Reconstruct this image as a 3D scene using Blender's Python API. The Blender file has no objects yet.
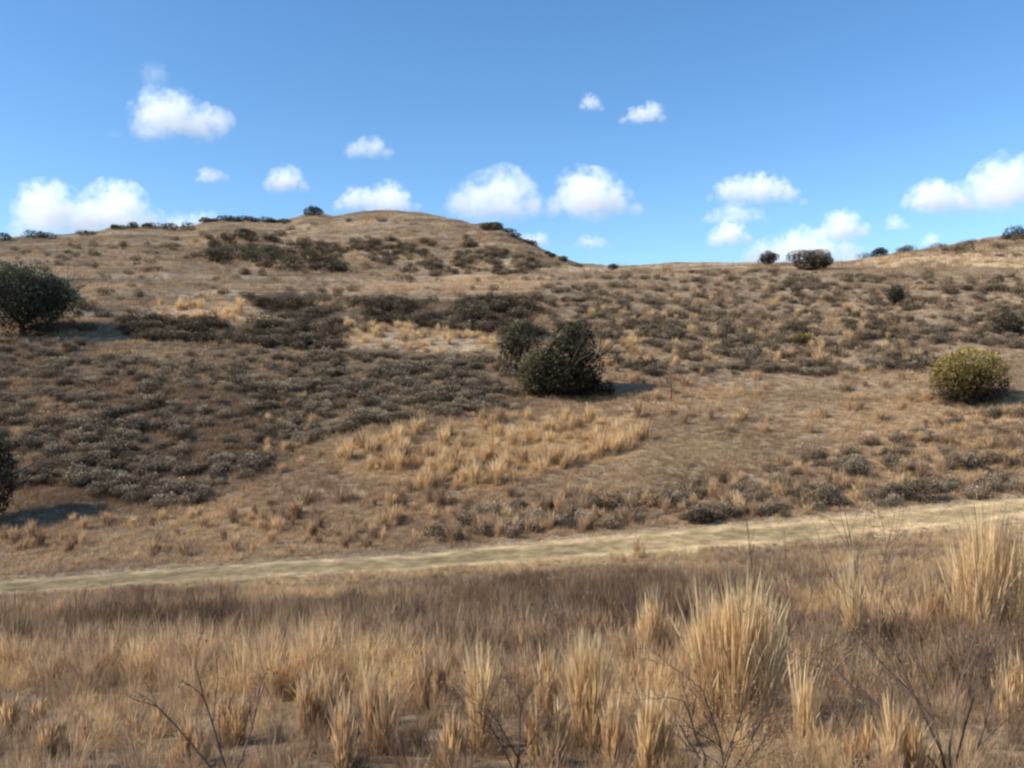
import bpy, math
import numpy as np
from mathutils import Vector

rng = np.random.default_rng(11)
C = bpy.context.scene.collection
R = math.radians
FPX = 852.0           # focal length in pixels of a 1024 wide frame
SUN_AZ, SUN_EL = 108.0, 39.0     # sun stands left of the view

# ------------------------------------------------------------------ helpers
def tag(o, label=None, cat=None, group=None, kind=None, tone=None):
    if label: o['label'] = label
    if cat: o['category'] = cat
    if group: o['group'] = group
    if kind: o['kind'] = kind
    if tone is not None: o['tone'] = float(tone)
    return o

def make_mesh(name, verts, quads, mats, vattr=None, mat_idx=None, smooth=False):
    verts = np.asarray(verts, np.float32); quads = np.asarray(quads, np.int32)
    k = quads.shape[1]
    me = bpy.data.meshes.new(name)
    me.vertices.add(len(verts)); me.vertices.foreach_set('co', verts.ravel())
    me.loops.add(quads.size); me.loops.foreach_set('vertex_index', quads.ravel())
    me.polygons.add(len(quads))
    me.polygons.foreach_set('loop_start', np.arange(0, quads.size, k, dtype=np.int32))
    for n, a in (vattr or {}).items():
        a = np.asarray(a, np.float32)
        if a.ndim == 1:
            at = me.attributes.new(n, 'FLOAT', 'POINT'); at.data.foreach_set('value', a)
        else:
            at = me.attributes.new(n, 'FLOAT_COLOR', 'POINT')
            at.data.foreach_set('color', np.c_[a, np.ones(len(a))].astype(np.float32).ravel())
    for m in (mats if isinstance(mats, (list, tuple)) else [mats]): me.materials.append(m)
    if mat_idx is not None: me.polygons.foreach_set('material_index', np.asarray(mat_idx, np.int32))
    me.update(calc_edges=True); me.validate()
    me.polygons.foreach_set('use_smooth', np.full(len(me.polygons), smooth))
    return me

def link(name, me, parent=None, loc=(0, 0, 0), rz=0.0, scale=None):
    o = bpy.data.objects.new(name, me); C.objects.link(o)
    o.location = loc; o.rotation_euler = (0, 0, rz)
    if scale is not None: o.scale = scale if hasattr(scale, '__len__') else (scale,)*3
    if parent is not None: o.parent = parent
    return o

def _hash(ix, iy, s):
    h = (ix.astype(np.int64)*374761393 + iy.astype(np.int64)*668265263 + s*974634773) & 0x7fffffff
    h = ((h ^ (h >> 13))*1274126177) & 0x7fffffff
    return ((h ^ (h >> 16)) & 0xffff)/65535.0

def vnoise(x, y, s=0):
    ix = np.floor(x); iy = np.floor(y); fx = x-ix; fy = y-iy
    fx = fx*fx*(3-2*fx); fy = fy*fy*(3-2*fy)
    a = _hash(ix, iy, s); b = _hash(ix+1, iy, s); c = _hash(ix, iy+1, s); d = _hash(ix+1, iy+1, s)
    return (a*(1-fx)+b*fx)*(1-fy)+(c*(1-fx)+d*fx)*fy

def fbm(x, y, s=0, o=4):
    t = 0; amp = 1; tot = 0
    for i in range(o):
        t = t+amp*vnoise(x*2**i+17.3*i, y*2**i-9.1*i, s+i); tot += amp; amp *= .5
    return t/tot

def sstep(a, b, x):
    t = np.clip((x-a)/(b-a), 0, 1); return t*t*(3-2*t)

# ------------------------------------------------------------------ terrain: slope, valley with track, hillside, mound
UC = np.array([-450, -150, 0, 150, 300, 420, 550, 700, 850, 1024, 1250, 1474.])
K_Y = np.array([
 [6.5]*12,
 [10.5]*12,
 [14.5]*12,
 [18.5]*12,
 [22, 22.6, 23, 23.4, 23.8, 24.3, 24.8, 25.5, 26.3, 27, 27.6, 28],
 [24.6, 25.1, 25.6, 26.1, 26.6, 27.2, 28.2, 29, 29.8, 31, 32, 33],
 [31, 31, 31, 31, 31.2, 31.5, 32.2, 33, 34, 35.5, 37, 38],
 [35, 35, 35, 35.5, 36, 36, 37, 38.5, 41, 43, 45, 46],
 [44, 44, 44, 44, 44.5, 45, 48.5, 47, 48, 50, 52, 53],
 [62, 61, 61, 60, 59, 60, 60, 60, 61, 63, 65, 66],
 [84, 82, 82, 80, 82, 86, 86, 80, 80, 82, 84, 86],
 [118, 115, 115, 118, 112, 108, 105, 98, 97, 98, 100, 104],
 [150, 150, 150, 165, 165, 156, 132, 118, 115, 130, 135, 140]])
K_P = np.array([
 [770]*12,
 [684, 684, 684, 684, 684, 685, 687, 690, 692, 694, 694, 694],
 [652, 652, 650, 648, 646, 644, 640, 634, 630, 628, 628, 628],
 [618, 616, 615, 612, 608, 604, 598, 588, 580, 574, 572, 570],
 [602, 600, 597, 586, 577, 571, 563, 551, 537, 518, 506, 496],
 [586, 583, 580, 569, 559, 553, 539, 526, 514, 497, 484, 474],
 [552, 548, 545, 540, 535, 530, 515, 500, 488, 476, 466, 458],
 [520, 517, 515, 510, 490, 488, 474, 460, 440, 414, 402, 395],
 [430, 430, 430, 430, 425, 420, 404, 405, 395, 380, 372, 368],
 [335, 336, 338, 345, 350, 350, 350, 350, 345, 335, 330, 328],
 [290, 294, 295, 300, 298, 292, 290, 300, 298, 285, 280, 280],
 [262, 262, 262, 262, 270, 277, 277, 275, 273, 262, 258, 258]])
SKY_U = [-450, -150, 0, 30, 60, 100, 112, 150, 180, 196, 206, 240, 285, 298, 306, 322, 332, 345, 370, 400, 430, 460, 472, 486, 499, 507, 515, 530, 550, 565, 578, 610, 650, 700, 745, 800, 850, 875, 900, 940, 960, 980, 1000, 1024, 1150, 1474]
SKY_P = [262, 248, 240, 237, 235, 231, 227, 226, 228, 227, 220, 220, 222, 218, 214, 213, 217, 214, 211, 211, 214, 221, 225, 224, 225, 231, 236, 243, 254, 260, 265, 267, 265, 263, 263, 263, 261, 257, 252, 246, 242, 239, 236, 234, 230, 236]
UG = np.arange(-450, 1478, 4.0)
def across(row, win=15):
    r = np.interp(UG, UC, row); k = np.hanning(win*2+1); k /= k.sum()
    return np.convolve(np.pad(r, win, mode='edge'), k, 'valid')
YK = [across(r) for r in K_Y]; PK = [across(r) for r in K_P]
sk = np.interp(UG, SKY_U, SKY_P); PK.append(np.convolve(np.pad(sk, 2, mode='edge'), [.1, .2, .4, .2, .1], 'valid'))
YK.append(YK[-1]*1.3); PK.append(PK[-1]+14)
YK.append(np.full(len(UG), 3600.)); PK.append(np.full(len(UG), 372.))
YK.insert(0, np.full(len(UG), .3)); PK.insert(0, np.full(len(UG), 384+1.61*FPX/.3))
YK.insert(1, np.full(len(UG), 2.0)); PK.insert(1, np.full(len(UG), 384+1.98*FPX/2.0))
YK = np.array(YK); PK = np.array(PK)
LY = np.linspace(math.log(.3), math.log(3600), 2600)
# table of z/Y for (u, log Y): shape preserving in z
TAB = np.empty((len(UG), len(LY)))
for i in range(len(UG)):
    y = YK[:, i]; t = (384-PK[:, i])/FPX; ly = np.log(y)
    m = np.diff(t)/np.diff(ly)
    d = np.zeros(len(ly)); d[0] = m[0]; d[-1] = m[-1]
    same = m[:-1]*m[1:] > 0
    d[1:-1][same] = 2*m[:-1][same]*m[1:][same]/(m[:-1][same]+m[1:][same])
    j = np.clip(np.searchsorted(ly, LY)-1, 0, len(ly)-2); h = ly[j+1]-ly[j]; s = (LY-ly[j])/h
    TAB[i] = (2*s**3-3*s**2+1)*t[j]+(s**3-2*s**2+s)*h*d[j]+(-2*s**3+3*s**2)*t[j+1]+(s**3-s**2)*h*d[j+1]

def lookup(u, Y):
    fu = np.clip((u-UG[0])/4.0, 0, len(UG)-1.001); fy = np.clip((np.log(np.maximum(Y, .3))-LY[0])/(LY[1]-LY[0]), 0, len(LY)-1.001)
    i = fu.astype(int); j = fy.astype(int); a = fu-i; b = fy-j
    return (TAB[i, j]*(1-b)+TAB[i, j+1]*b)*(1-a)+(TAB[i+1, j]*(1-b)+TAB[i+1, j+1]*b)*a

PATH_N, PATH_F = YK[6], YK[7]
def path_mask(u, Y):
    n = np.interp(u, UG, PATH_N); f = np.interp(u, UG, PATH_F)
    return sstep(n-.8, n, Y)*(1-sstep(f, f+.8, Y)), (Y-n)/(f-n)

def ground(X, Y, rough=True):
    X = np.asarray(X, float); Y = np.asarray(Y, float)
    phi = np.arctan2(X, Y); lim = R(48.4)
    pc = np.clip(phi, -lim, lim); dd = np.hypot(X, Y); Ye = dd*np.cos(pc)
    u = 512+FPX*np.tan(pc)
    z = Ye*lookup(u, Ye)
    zb = -1.6+.03*np.minimum(dd, 120)
    w = sstep(R(75), R(150), np.abs(phi)); z = z*(1-w)+zb*w
    if rough:
        pm, _ = path_mask(u, Ye)
        far = sstep(30, 60, dd); vf = sstep(70, 140, dd)
        n = (fbm(X/.8, Y/.8, 3, 3)-.5)*.16*(1-far)+(fbm(X/3.2, Y/3.2, 5, 4)-.5)*(.22+.35*far)+(fbm(X/11, Y/11, 9, 3)-.5)*(.75*vf)
        z = z+n*(1-.9*pm)*sstep(1, 4, dd)
        vis = np.abs(phi) < R(50)
        z = z+vis*(.85*np.exp(-((u-70)/150)**2)*np.exp(-((Ye-48)/8)**2)-.55*np.exp(-((u-292)/38)**2)*np.exp(-((Ye-44)/7)**2))
        tm = sstep(50, 60, Ye)*(1-sstep(100, 125, Ye))*(1-.55*sstep(520, 640, u))*(np.abs(phi) < R(50))
        q = z/2.3+(fbm(X/26, Y/26, 15, 3)-.5)*2.2; fr = q-np.floor(q)
        z = z+tm*1.05*(sstep(.25, .8, fr)-fr)
    return z

def to_px(X, Y, Z): return 512+FPX*X/Y, 384-FPX*Z/Y

def invert(u, v):
    """world point on the ground seen in column u, row v"""
    u = np.atleast_1d(np.asarray(u, float)); v = np.atleast_1d(np.asarray(v, float))
    Y = np.empty(len(u)); iu = np.clip(np.round((u-UG[0])/4).astype(int), 0, len(UG)-1)
    top = np.searchsorted(LY, math.log(175.))
    for k in np.unique(iu):
        s = iu == k; row = 384-FPX*TAB[k, :top]; e = int(np.argmin(row))+1
        Y[s] = np.exp(np.interp(-v[s], -row[:e], LY[:e]))
    X = (u-512)/FPX*Y
    return X, Y, ground(X, Y)

def inpoly(u, v, poly):
    c = np.zeros(len(u), bool); n = len(poly)
    for i in range(n):
        x0, y0 = poly[i]; x1, y1 = poly[(i+1) % n]
        if y0 == y1: continue
        c ^= ((y0 > v) != (y1 > v)) & (u < (x1-x0)*(v-y0)/(y1-y0)+x0)
    return c

def soft(u, v, poly, jit=8):
    ju = u+(fbm(u/22, v/9, 41, 3)-.5)*jit*4; jv = v+(fbm(u/18, v/8, 51, 3)-.5)*jit*2
    return inpoly(ju, jv, poly)

# ------------------------------------------------------------------ node helpers / materials
def newmat(name):
    m = bpy.data.materials.new(name); m.use_nodes = True; nt = m.node_tree; nt.nodes.clear()
    return m, nt, nt.nodes, nt.links

def node(nt, t, **kw):
    n = nt.nodes.new(t)
    for k, v in kw.items(): setattr(n, k, v)
    return n

def ramp(nt, stops):
    r = nt.nodes.new('ShaderNodeValToRGB'); e = r.color_ramp.elements
    while len(e) < len(stops): e.new(.5)
    for el, (p, c) in zip(e, stops): el.position = p; el.color = (*c, 1)
    return r

def math_(nt, op, a=None, b=None, c=None, clamp=False):
    n = node(nt, 'ShaderNodeMath', operation=op, use_clamp=clamp)
    for i, x in enumerate((a, b, c)):
        if x is None: continue
        if hasattr(x, 'node'): nt.links.new(x, n.inputs[i])
        else: n.inputs[i].default_value = x
    return n.outputs[0]

def mixc(nt, fac, a, b, mode='MIX'):
    n = node(nt, 'ShaderNodeMix', data_type='RGBA', blend_type=mode)
    for i, x in ((0, fac), (6, a), (7, b)):
        if hasattr(x, 'node'): nt.links.new(x, n.inputs[i])
        elif i == 0: n.inputs[0].default_value = x
        else: n.inputs[i].default_value = (*x, 1)
    return n.outputs[2]

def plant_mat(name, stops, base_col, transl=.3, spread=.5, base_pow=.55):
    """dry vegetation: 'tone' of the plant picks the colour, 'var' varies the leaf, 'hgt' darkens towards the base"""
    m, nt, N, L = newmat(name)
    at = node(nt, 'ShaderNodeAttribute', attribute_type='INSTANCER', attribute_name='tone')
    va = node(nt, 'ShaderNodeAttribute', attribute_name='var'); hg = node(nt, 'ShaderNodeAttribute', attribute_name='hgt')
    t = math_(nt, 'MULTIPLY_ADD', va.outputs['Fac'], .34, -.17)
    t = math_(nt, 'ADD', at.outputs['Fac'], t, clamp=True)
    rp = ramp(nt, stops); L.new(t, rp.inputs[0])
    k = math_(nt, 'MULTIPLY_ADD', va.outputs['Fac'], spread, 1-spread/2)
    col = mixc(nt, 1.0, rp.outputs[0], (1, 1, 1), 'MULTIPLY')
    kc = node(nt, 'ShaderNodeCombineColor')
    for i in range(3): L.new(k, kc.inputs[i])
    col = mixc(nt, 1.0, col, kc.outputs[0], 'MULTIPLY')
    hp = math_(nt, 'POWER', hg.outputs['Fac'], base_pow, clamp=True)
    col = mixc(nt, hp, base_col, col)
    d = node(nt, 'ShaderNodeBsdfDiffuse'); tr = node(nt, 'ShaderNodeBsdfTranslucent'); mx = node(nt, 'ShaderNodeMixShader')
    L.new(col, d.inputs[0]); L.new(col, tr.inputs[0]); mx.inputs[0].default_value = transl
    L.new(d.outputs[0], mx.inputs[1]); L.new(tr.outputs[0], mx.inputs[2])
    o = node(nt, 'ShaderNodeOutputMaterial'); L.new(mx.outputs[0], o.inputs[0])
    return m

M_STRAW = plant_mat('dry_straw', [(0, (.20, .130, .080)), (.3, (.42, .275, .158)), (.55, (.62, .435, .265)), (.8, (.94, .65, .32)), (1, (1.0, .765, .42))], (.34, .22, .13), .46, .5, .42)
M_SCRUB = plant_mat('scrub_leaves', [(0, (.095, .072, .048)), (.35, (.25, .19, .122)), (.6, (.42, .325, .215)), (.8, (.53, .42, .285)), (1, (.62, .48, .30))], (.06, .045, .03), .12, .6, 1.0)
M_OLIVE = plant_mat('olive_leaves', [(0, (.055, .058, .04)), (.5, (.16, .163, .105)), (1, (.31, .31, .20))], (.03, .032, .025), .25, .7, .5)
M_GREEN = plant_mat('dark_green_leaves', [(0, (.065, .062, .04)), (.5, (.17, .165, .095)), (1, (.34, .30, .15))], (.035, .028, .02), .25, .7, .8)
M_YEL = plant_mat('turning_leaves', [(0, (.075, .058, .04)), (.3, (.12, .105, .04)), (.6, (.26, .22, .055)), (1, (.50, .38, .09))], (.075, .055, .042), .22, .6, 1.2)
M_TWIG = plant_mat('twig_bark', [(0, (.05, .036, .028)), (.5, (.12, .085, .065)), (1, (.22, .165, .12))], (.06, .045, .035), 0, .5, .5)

# ------------------------------------------------------------------ plant geometry
def rotbasis(d):
    d = d/np.linalg.norm(d, axis=-1, keepdims=True)
    a = np.where(np.abs(d[:, 2:3]) < .9, np.array([[0, 0, 1.]]), np.array([[1., 0, 0]]))
    e = np.cross(d, a); e /= np.linalg.norm(e, axis=1, keepdims=True)
    return d, e, np.cross(d, e)

def blades(n, spread, h0, h1, width, lean=.35, droop=.3, seg=3, fuzz=0.0, r=rng, out=.6):
    """n grass blades leaving a tuft of radius spread; returns verts, quads, attrs"""
    ang = r.uniform(0, 2*np.pi, n); rad = spread*np.sqrt(r.uniform(0, 1, n))
    base = np.c_[rad*np.cos(ang), rad*np.sin(ang), np.full(n, -.03)]
    h = r.uniform(h0, h1, n)*(1-.35*(rad/max(spread, 1e-6))**2)
    oa = np.where(r.uniform(0, 1, n) < out, ang, r.uniform(0, 2*np.pi, n))+r.normal(0, .5, n)
    ln = np.abs(r.normal(0, lean, n))
    dirn = np.c_[np.cos(oa)*ln, np.sin(oa)*ln, np.ones(n)]; dirn /= np.linalg.norm(dirn, axis=1, keepdims=True)
    dr = np.abs(r.normal(0, droop, n)); fw = r.uniform(0, np.pi, n)
    wv = np.c_[np.cos(fw), np.sin(fw), np.zeros(n)]
    vs = []; hs = []
    for s in range(seg+1):
        t = s/seg
        p = base+dirn*(h*t)[:, None]+np.c_[np.cos(oa), np.sin(oa), -.5*np.ones(n)]*(dr*h*t**2.2)[:, None]
        w = width*(1-.75*t**1.5)
        if fuzz and s == seg-1: w = width*(1+fuzz)
        ww = w*r.uniform(.6, 1.4, n)[:, None]
        vs.append(np.stack([p-wv*ww/2, p+wv*ww/2], 1)); hs.append(np.full((n, 2), t))
    V = np.stack(vs, 1).reshape(-1, 3); H = np.stack(hs, 1).reshape(-1)
    per = 2*(seg+1); b = (np.arange(n)*per)[:, None, None]
    s = np.arange(seg)[None, :, None]*2
    Q = (b+s+np.array([0, 1, 3, 2])[None, None, :]).reshape(-1, 4)
    var = np.repeat(r.uniform(0, 1, n), per)
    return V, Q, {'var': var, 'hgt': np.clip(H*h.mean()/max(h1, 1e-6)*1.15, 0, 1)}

def leafcloud(lobes, n, size, gap=.5, gscale=1.0, seed=0, shell=.55, flat=.0, zmin=-1e9, hrange=None):
    """n leaf-sized faces through the volume of the lobes (x,y,z,rx,ry,rz), bunched in clumps with gaps"""
    r = np.random.default_rng(seed); lobes = np.array(lobes, float)
    vol = lobes[:, 3]*lobes[:, 4]*lobes[:, 5]; P = []; need = n; V0 = []
    while need > 0:
        m = int(need*3)+50
        k = r.choice(len(lobes), m, p=vol/vol.sum())
        d = r.normal(size=(m, 3)); d /= np.linalg.norm(d, axis=1, keepdims=True)
        rr = np.where(r.uniform(0, 1, m) < shell, r.uniform(.82, 1.06, m), r.uniform(0, 1, m)**(1/3))
        p = lobes[k, :3]+d*rr[:, None]*lobes[k, 3:]
        g = .5*vnoise(p[:, 0]/gscale+p[:, 2]*.7/gscale, p[:, 1]/gscale-p[:, 2]*.9/gscale, seed)+.5*vnoise(p[:, 0]*2.3/gscale-p[:, 2]/gscale, p[:, 2]*2.1/gscale+p[:, 1]/gscale, seed+7)
        ok = (g > gap*.8+(r.uniform(0, 1, m)-.5)*.22) & (p[:, 2] > zmin)
        P.append(p[ok]); V0.append(g[ok]); need -= int(ok.sum())
    P = np.concatenate(P)[:n]; g = np.concatenate(V0)[:n]
    d = r.normal(size=(n, 3)); d[:, 2] *= (1-flat); d, e, f = rotbasis(d)
    s = size*r.uniform(.55, 1.45, n)[:, None]
    V = np.stack([P-e*s*.5, P+d*s*1.0-f*s*.1, P+e*s*.5, P-d*s*1.0], 1).reshape(-1, 3)
    Q = np.arange(n*4).reshape(n, 4)
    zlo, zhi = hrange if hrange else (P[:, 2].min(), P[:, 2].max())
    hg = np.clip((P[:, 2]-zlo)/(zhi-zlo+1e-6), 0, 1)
    var = np.clip(.5+(g-.55)*1.6+r.normal(0, .22, n), 0, 1)
    return V, Q, {'var': np.repeat(var, 4), 'hgt': np.repeat(hg, 4)}

def tubes(paths, sides=4, r=rng):
    """paths: list of (points Nx3, radii N)"""
    Vs = []; Qs = []; va = []; hg = []; off = 0
    for pts, rad in paths:
        pts = np.asarray(pts, float); n = len(pts)
        t = np.gradient(pts, axis=0); d, e, f = rotbasis(t)
        a = np.arange(sides)*2*np.pi/sides
        ring = pts[:, None, :]+(e[:, None, :]*np.cos(a)[None, :, None]+f[:, None, :]*np.sin(a)[None, :, None])*np.asarray(rad)[:, None, None]
        Vs.append(ring.reshape(-1, 3))
        i = np.arange(n-1)[:, None]*sides; s = np.arange(sides)[None, :]; s2 = (s+1) % sides
        Qs.append(np.stack([i+s, i+s2, i+sides+s2, i+sides+s], -1).reshape(-1, 4)+off); off += n*sides
        va.append(np.full(n*sides, r.uniform())); hg.append(np.full(n*sides, .8))
    return np.concatenate(Vs), np.concatenate(Qs), {'var': np.concatenate(va), 'hgt': np.concatenate(hg)}

def branch(p0, d, L, r0, depth, out, r, curve=.25, kids=3, up=.15, spread=.6, shrink=.62):
    n = 6; pts = [np.array(p0, float)]; dd = np.array(d, float); dd /= np.linalg.norm(dd)
    for i in range(n-1):
        dd = dd+r.normal(0, curve/n*1.8, 3)+np.array([0, 0, up/n]); dd /= np.linalg.norm(dd)
        pts.append(pts[-1]+dd*L/(n-1))
    pts = np.array(pts); rad = r0*np.linspace(1, .5 if depth else .3, n); out.append((pts, rad))
    if depth:
        for k in range(kids):
            j = r.integers(2, n); x = rotbasis(dd[None])[1][0]; a = r.uniform(0, 2*np.pi)
            y = np.cross(dd, x); nd = dd+(x*np.cos(a)+y*np.sin(a))*spread*r.uniform(.6, 1.3)
            branch(pts[j], nd, L*shrink*r.uniform(.7, 1.2), rad[j]*.62, depth-1, out, r, curve, kids, up, spread, shrink)

def merge(parts):
    V = []; Q = []; A = {}; off = 0
    for v, q, a in parts:
        V.append(v); Q.append(q+off); off += len(v)
        for k, x in a.items(): A.setdefault(k, []).append(x)
    return np.concatenate(V), np.concatenate(Q), {k: np.concatenate(x) for k, x in A.items()}

# ------------------------------------------------------------------ ground sheet
def tint(X, Y, Z):
    """base colour of the soil and thatch, painted in the world by what grows where"""
    Yc = np.maximum(Y, .5); u, v = to_px(X, Yc, Z); d = np.hypot(X, Y)
    tan = np.array([.40, .29, .19]); brown = np.array([.25, .175, .112]); pale = np.array([.62, .47, .31]); grey = np.array([.19, .142, .094])
    n1 = fbm(X/7, Y/7, 21, 5)[:, None]; n2 = fbm(X/1.7, Y/1.7, 31, 4)[:, None]; n3 = fbm(X/22, Y/14, 61, 4)[:, None]
    c = tan*(.72+.6*n1)
    c = c+(brown-c)*np.clip((n3-.44)*5, 0, .85)
    n4 = fbm(X/24+3, Z/.8, 71, 4); n5 = fbm(X/12, Z/.45, 73, 4)
    far = sstep(48, 66, d)
    c = c+(pale*.95-c)*(far*sstep(.54, .66, n4)*.65)[:, None]; c = c+(brown*.8-c)*(far*sstep(.52, .40, n5)*0+far*(1-sstep(.36, .48, n5))*.7)[:, None]
    inv = (Y > 5)
    def paint(poly, col, k, jit=8):
        nonlocal c
        s = soft(u, v, poly, jit) & inv
        c = np.where(s[:, None], c+(np.asarray(col)*(.75+.5*n2)-c)*k, c)
    near = (1-sstep(19, 24, d))[:, None]
    c = c+(np.array([.36, .26, .165])*(.7+.6*n2)-c)*near*.9
    paint([(-260, 335), (60, 338), (150, 362), (275, 345), (290, 430), (262, 480), (215, 505), (140, 520), (40, 505), (-260, 520)], grey, .7)
    paint([(275, 352), (500, 352), (545, 400), (430, 424), (340, 435), (290, 445)], grey, .7)
    paint([(245, 296), (330, 292), (420, 305), (540, 300), (545, 345), (480, 330), (420, 328), (250, 312)], grey*.8, .75)
    paint([(118, 322), (340, 325), (345, 347), (200, 348), (130, 345)], grey*.8, .75)
    paint([(540, 272), (1290, 270), (1290, 350), (1024, 352), (930, 370), (640, 375), (560, 350)], [.33, .25, .17], .65)
    paint([(150, 306), (245, 303), (240, 322), (150, 322)], pale, .8, 4)
    paint([(340, 325), (480, 332), (510, 352), (330, 350), (220, 350), (340, 346)], pale, .6, 4)
    paint([(330, 283), (560, 276), (540, 292), (330, 294)], [.52, .35, .21], .8, 4)
    paint([(880, 256), (1290, 252), (1290, 268), (850, 266)], [.56, .42, .27], .8, 4)
    paint([(268, 242), (300, 242), (300, 252), (268, 250)], pale, .7, 3)
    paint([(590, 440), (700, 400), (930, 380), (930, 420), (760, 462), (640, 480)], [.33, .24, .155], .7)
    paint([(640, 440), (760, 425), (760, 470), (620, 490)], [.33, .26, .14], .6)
    paint([(340, 440), (440, 425), (640, 415), (650, 455), (470, 492), (340, 480)], [.52, .355, .20], .7)
    pm, _ = path_mask(np.clip(u, UG[0], UG[-1]), Yc)
    c = c+(np.array([.5, .39, .25])*(.8+.4*n2)-c)*(pm*(Y > 10))[:, None]*.8
    return np.clip(c, .02, .8)

def build_ground():
    a_in = np.linspace(-40, 40, 640); a_l = -40-np.cumsum(np.linspace(.3, 5.2, 50)); 
    a_l = a_l[a_l > -179]; ang = R(1)*np.concatenate([a_l[::-1], a_in, -a_l])
    rr = np.concatenate([np.geomspace(.35, 4, 30)[:-1], np.geomspace(4, 22, 150)[:-1], np.geomspace(22, 200, 520)[:-1], np.geomspace(200, 3500, 50)])
    A, D = np.meshgrid(ang, rr, indexing='ij'); X = (D*np.sin(A)).ravel(); Y = (D*np.cos(A)).ravel()
    Z = ground(X, Y); na, nr = A.shape
    pm, _ = path_mask(512+FPX*X/np.maximum(Y, .3), Y); Z = Z-.05*pm*((Y > 10) & (np.abs(np.arctan2(X, Y)) < R(48)))
    i = np.arange(na)[:, None]; j = np.arange(nr-1)[None, :]; i2 = (i+1) % na
    Q = np.stack([i*nr+j, i2*nr+j, i2*nr+j+1, i*nr+j+1], -1).reshape(-1, 4)
    # close the small hole under the viewer
    k = len(X); X = np.append(X, 0); Y = np.append(Y, 0); Z = np.append(Z, -1.61)
    cap = np.stack([i[:, 0]*nr, np.full(na, k), np.full(na, k), i2[:, 0]*nr], -1)
    col = tint(X, Y, Z)
    me = make_mesh('ground', np.c_[X, Y, Z], Q, M_GROUND, {'tint': col}, smooth=True)
    o = link('ground', me); tag(o, 'dry grassy slope and hillside around the valley', kind='structure')
    return o

def ground_mat(name, bump=.25, gain=1.08):
    m, nt, N, L = newmat(name)
    a = node(nt, 'ShaderNodeAttribute', attribute_name='tint')
    tc = node(nt, 'ShaderNodeNewGeometry')
    n1 = node(nt, 'ShaderNodeTexNoise'); n1.inputs['Scale'].default_value = 2.2; n1.inputs['Detail'].default_value = 9; n1.inputs['Roughness'].default_value = .68
    L.new(tc.outputs['Position'], n1.inputs['Vector'])
    n2 = node(nt, 'ShaderNodeTexNoise'); n2.inputs['Scale'].default_value = 19; n2.inputs['Detail'].default_value = 5; n2.inputs['Roughness'].default_value = .7
    L.new(tc.outputs['Position'], n2.inputs['Vector'])
    r1 = ramp(nt, [(.28, (.52*gain, .50*gain, .47*gain)), (.5, (.92*gain,)*3), (.72, (1.45*gain, 1.42*gain, 1.35*gain))]); L.new(n1.outputs['Fac'], r1.inputs[0])
    r2 = ramp(nt, [(.3, (.62,)*3), (.7, (1.32, 1.3, 1.26))]); L.new(n2.outputs['Fac'], r2.inputs[0])
    c = mixc(nt, 1, a.outputs['Color'], r1.outputs[0], 'MULTIPLY'); c = mixc(nt, 1, c, r2.outputs[0], 'MULTIPLY')
    b = node(nt, 'ShaderNodeBump'); b.inputs['Strength'].default_value = .7; b.inputs['Distance'].default_value = bump
    s = math_(nt, 'MULTIPLY_ADD', n2.outputs['Fac'], .35, n1.outputs['Fac']); L.new(s, b.inputs['Height'])
    d = node(nt, 'ShaderNodeBsdfDiffuse'); d.inputs['Roughness'].default_value = 1
    L.new(c, d.inputs['Color']); L.new(b.outputs[0], d.inputs['Normal'])
    o = node(nt, 'ShaderNodeOutputMaterial'); L.new(d.outputs[0], o.inputs[0])
    return m
M_GROUND = ground_mat('dry_ground'); M_PATH = ground_mat('track_soil', .03, 1.0)
build_ground()

def build_path():
    us = np.arange(-420, 1450, 3.0); t = np.linspace(-.06, 1.02, 26)
    U, T = np.meshgrid(us, t, indexing='ij')
    n = np.interp(U, UG, PATH_N); f = np.interp(U, UG, PATH_F)
    Y = n+(f-n)*(T+(fbm(U/30, T*0, 77, 3)-.5)*.12); X = (U-512)/FPX*Y
    edge = np.minimum(T+.06, 1.02-T)/.12
    Z = ground(X, Y)+.02-.10*(1-np.clip(edge, 0, 1))
    x, y, z = X.ravel(), Y.ravel(), Z.ravel(); tt = T.ravel()
    n2 = fbm(x/.5, y/.5, 81, 4)[:, None]; n4 = fbm(x/4, y/4, 83, 3)[:, None]
    straw = np.array([.44, .312, .168]); worn = np.array([.52, .375, .21]); green = np.array([.26, .205, .108])
    wheel = np.exp(-((tt-.14)/.13)**2)+np.exp(-((tt-.80)/.11)**2)
    c = green+(straw-green)*np.clip(n4*1.3-.25, 0, 1); c = c+(worn-c)*np.clip(wheel, 0, 1)[:, None]*.95; c = c*(.62+.76*n2)
    na, nb = U.shape; i = np.arange(na-1)[:, None]; j = np.arange(nb-1)[None, :]
    Q = np.stack([i*nb+j, (i+1)*nb+j, (i+1)*nb+j+1, i*nb+j+1], -1).reshape(-1, 4)
    o = link('dirt_track', make_mesh('dirt_track', np.c_[x, y, z], Q, M_PATH, {'tint': c}, smooth=True))
    tag(o, 'pale grassy dirt track crossing the valley floor', kind='structure')
build_path()

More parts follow.
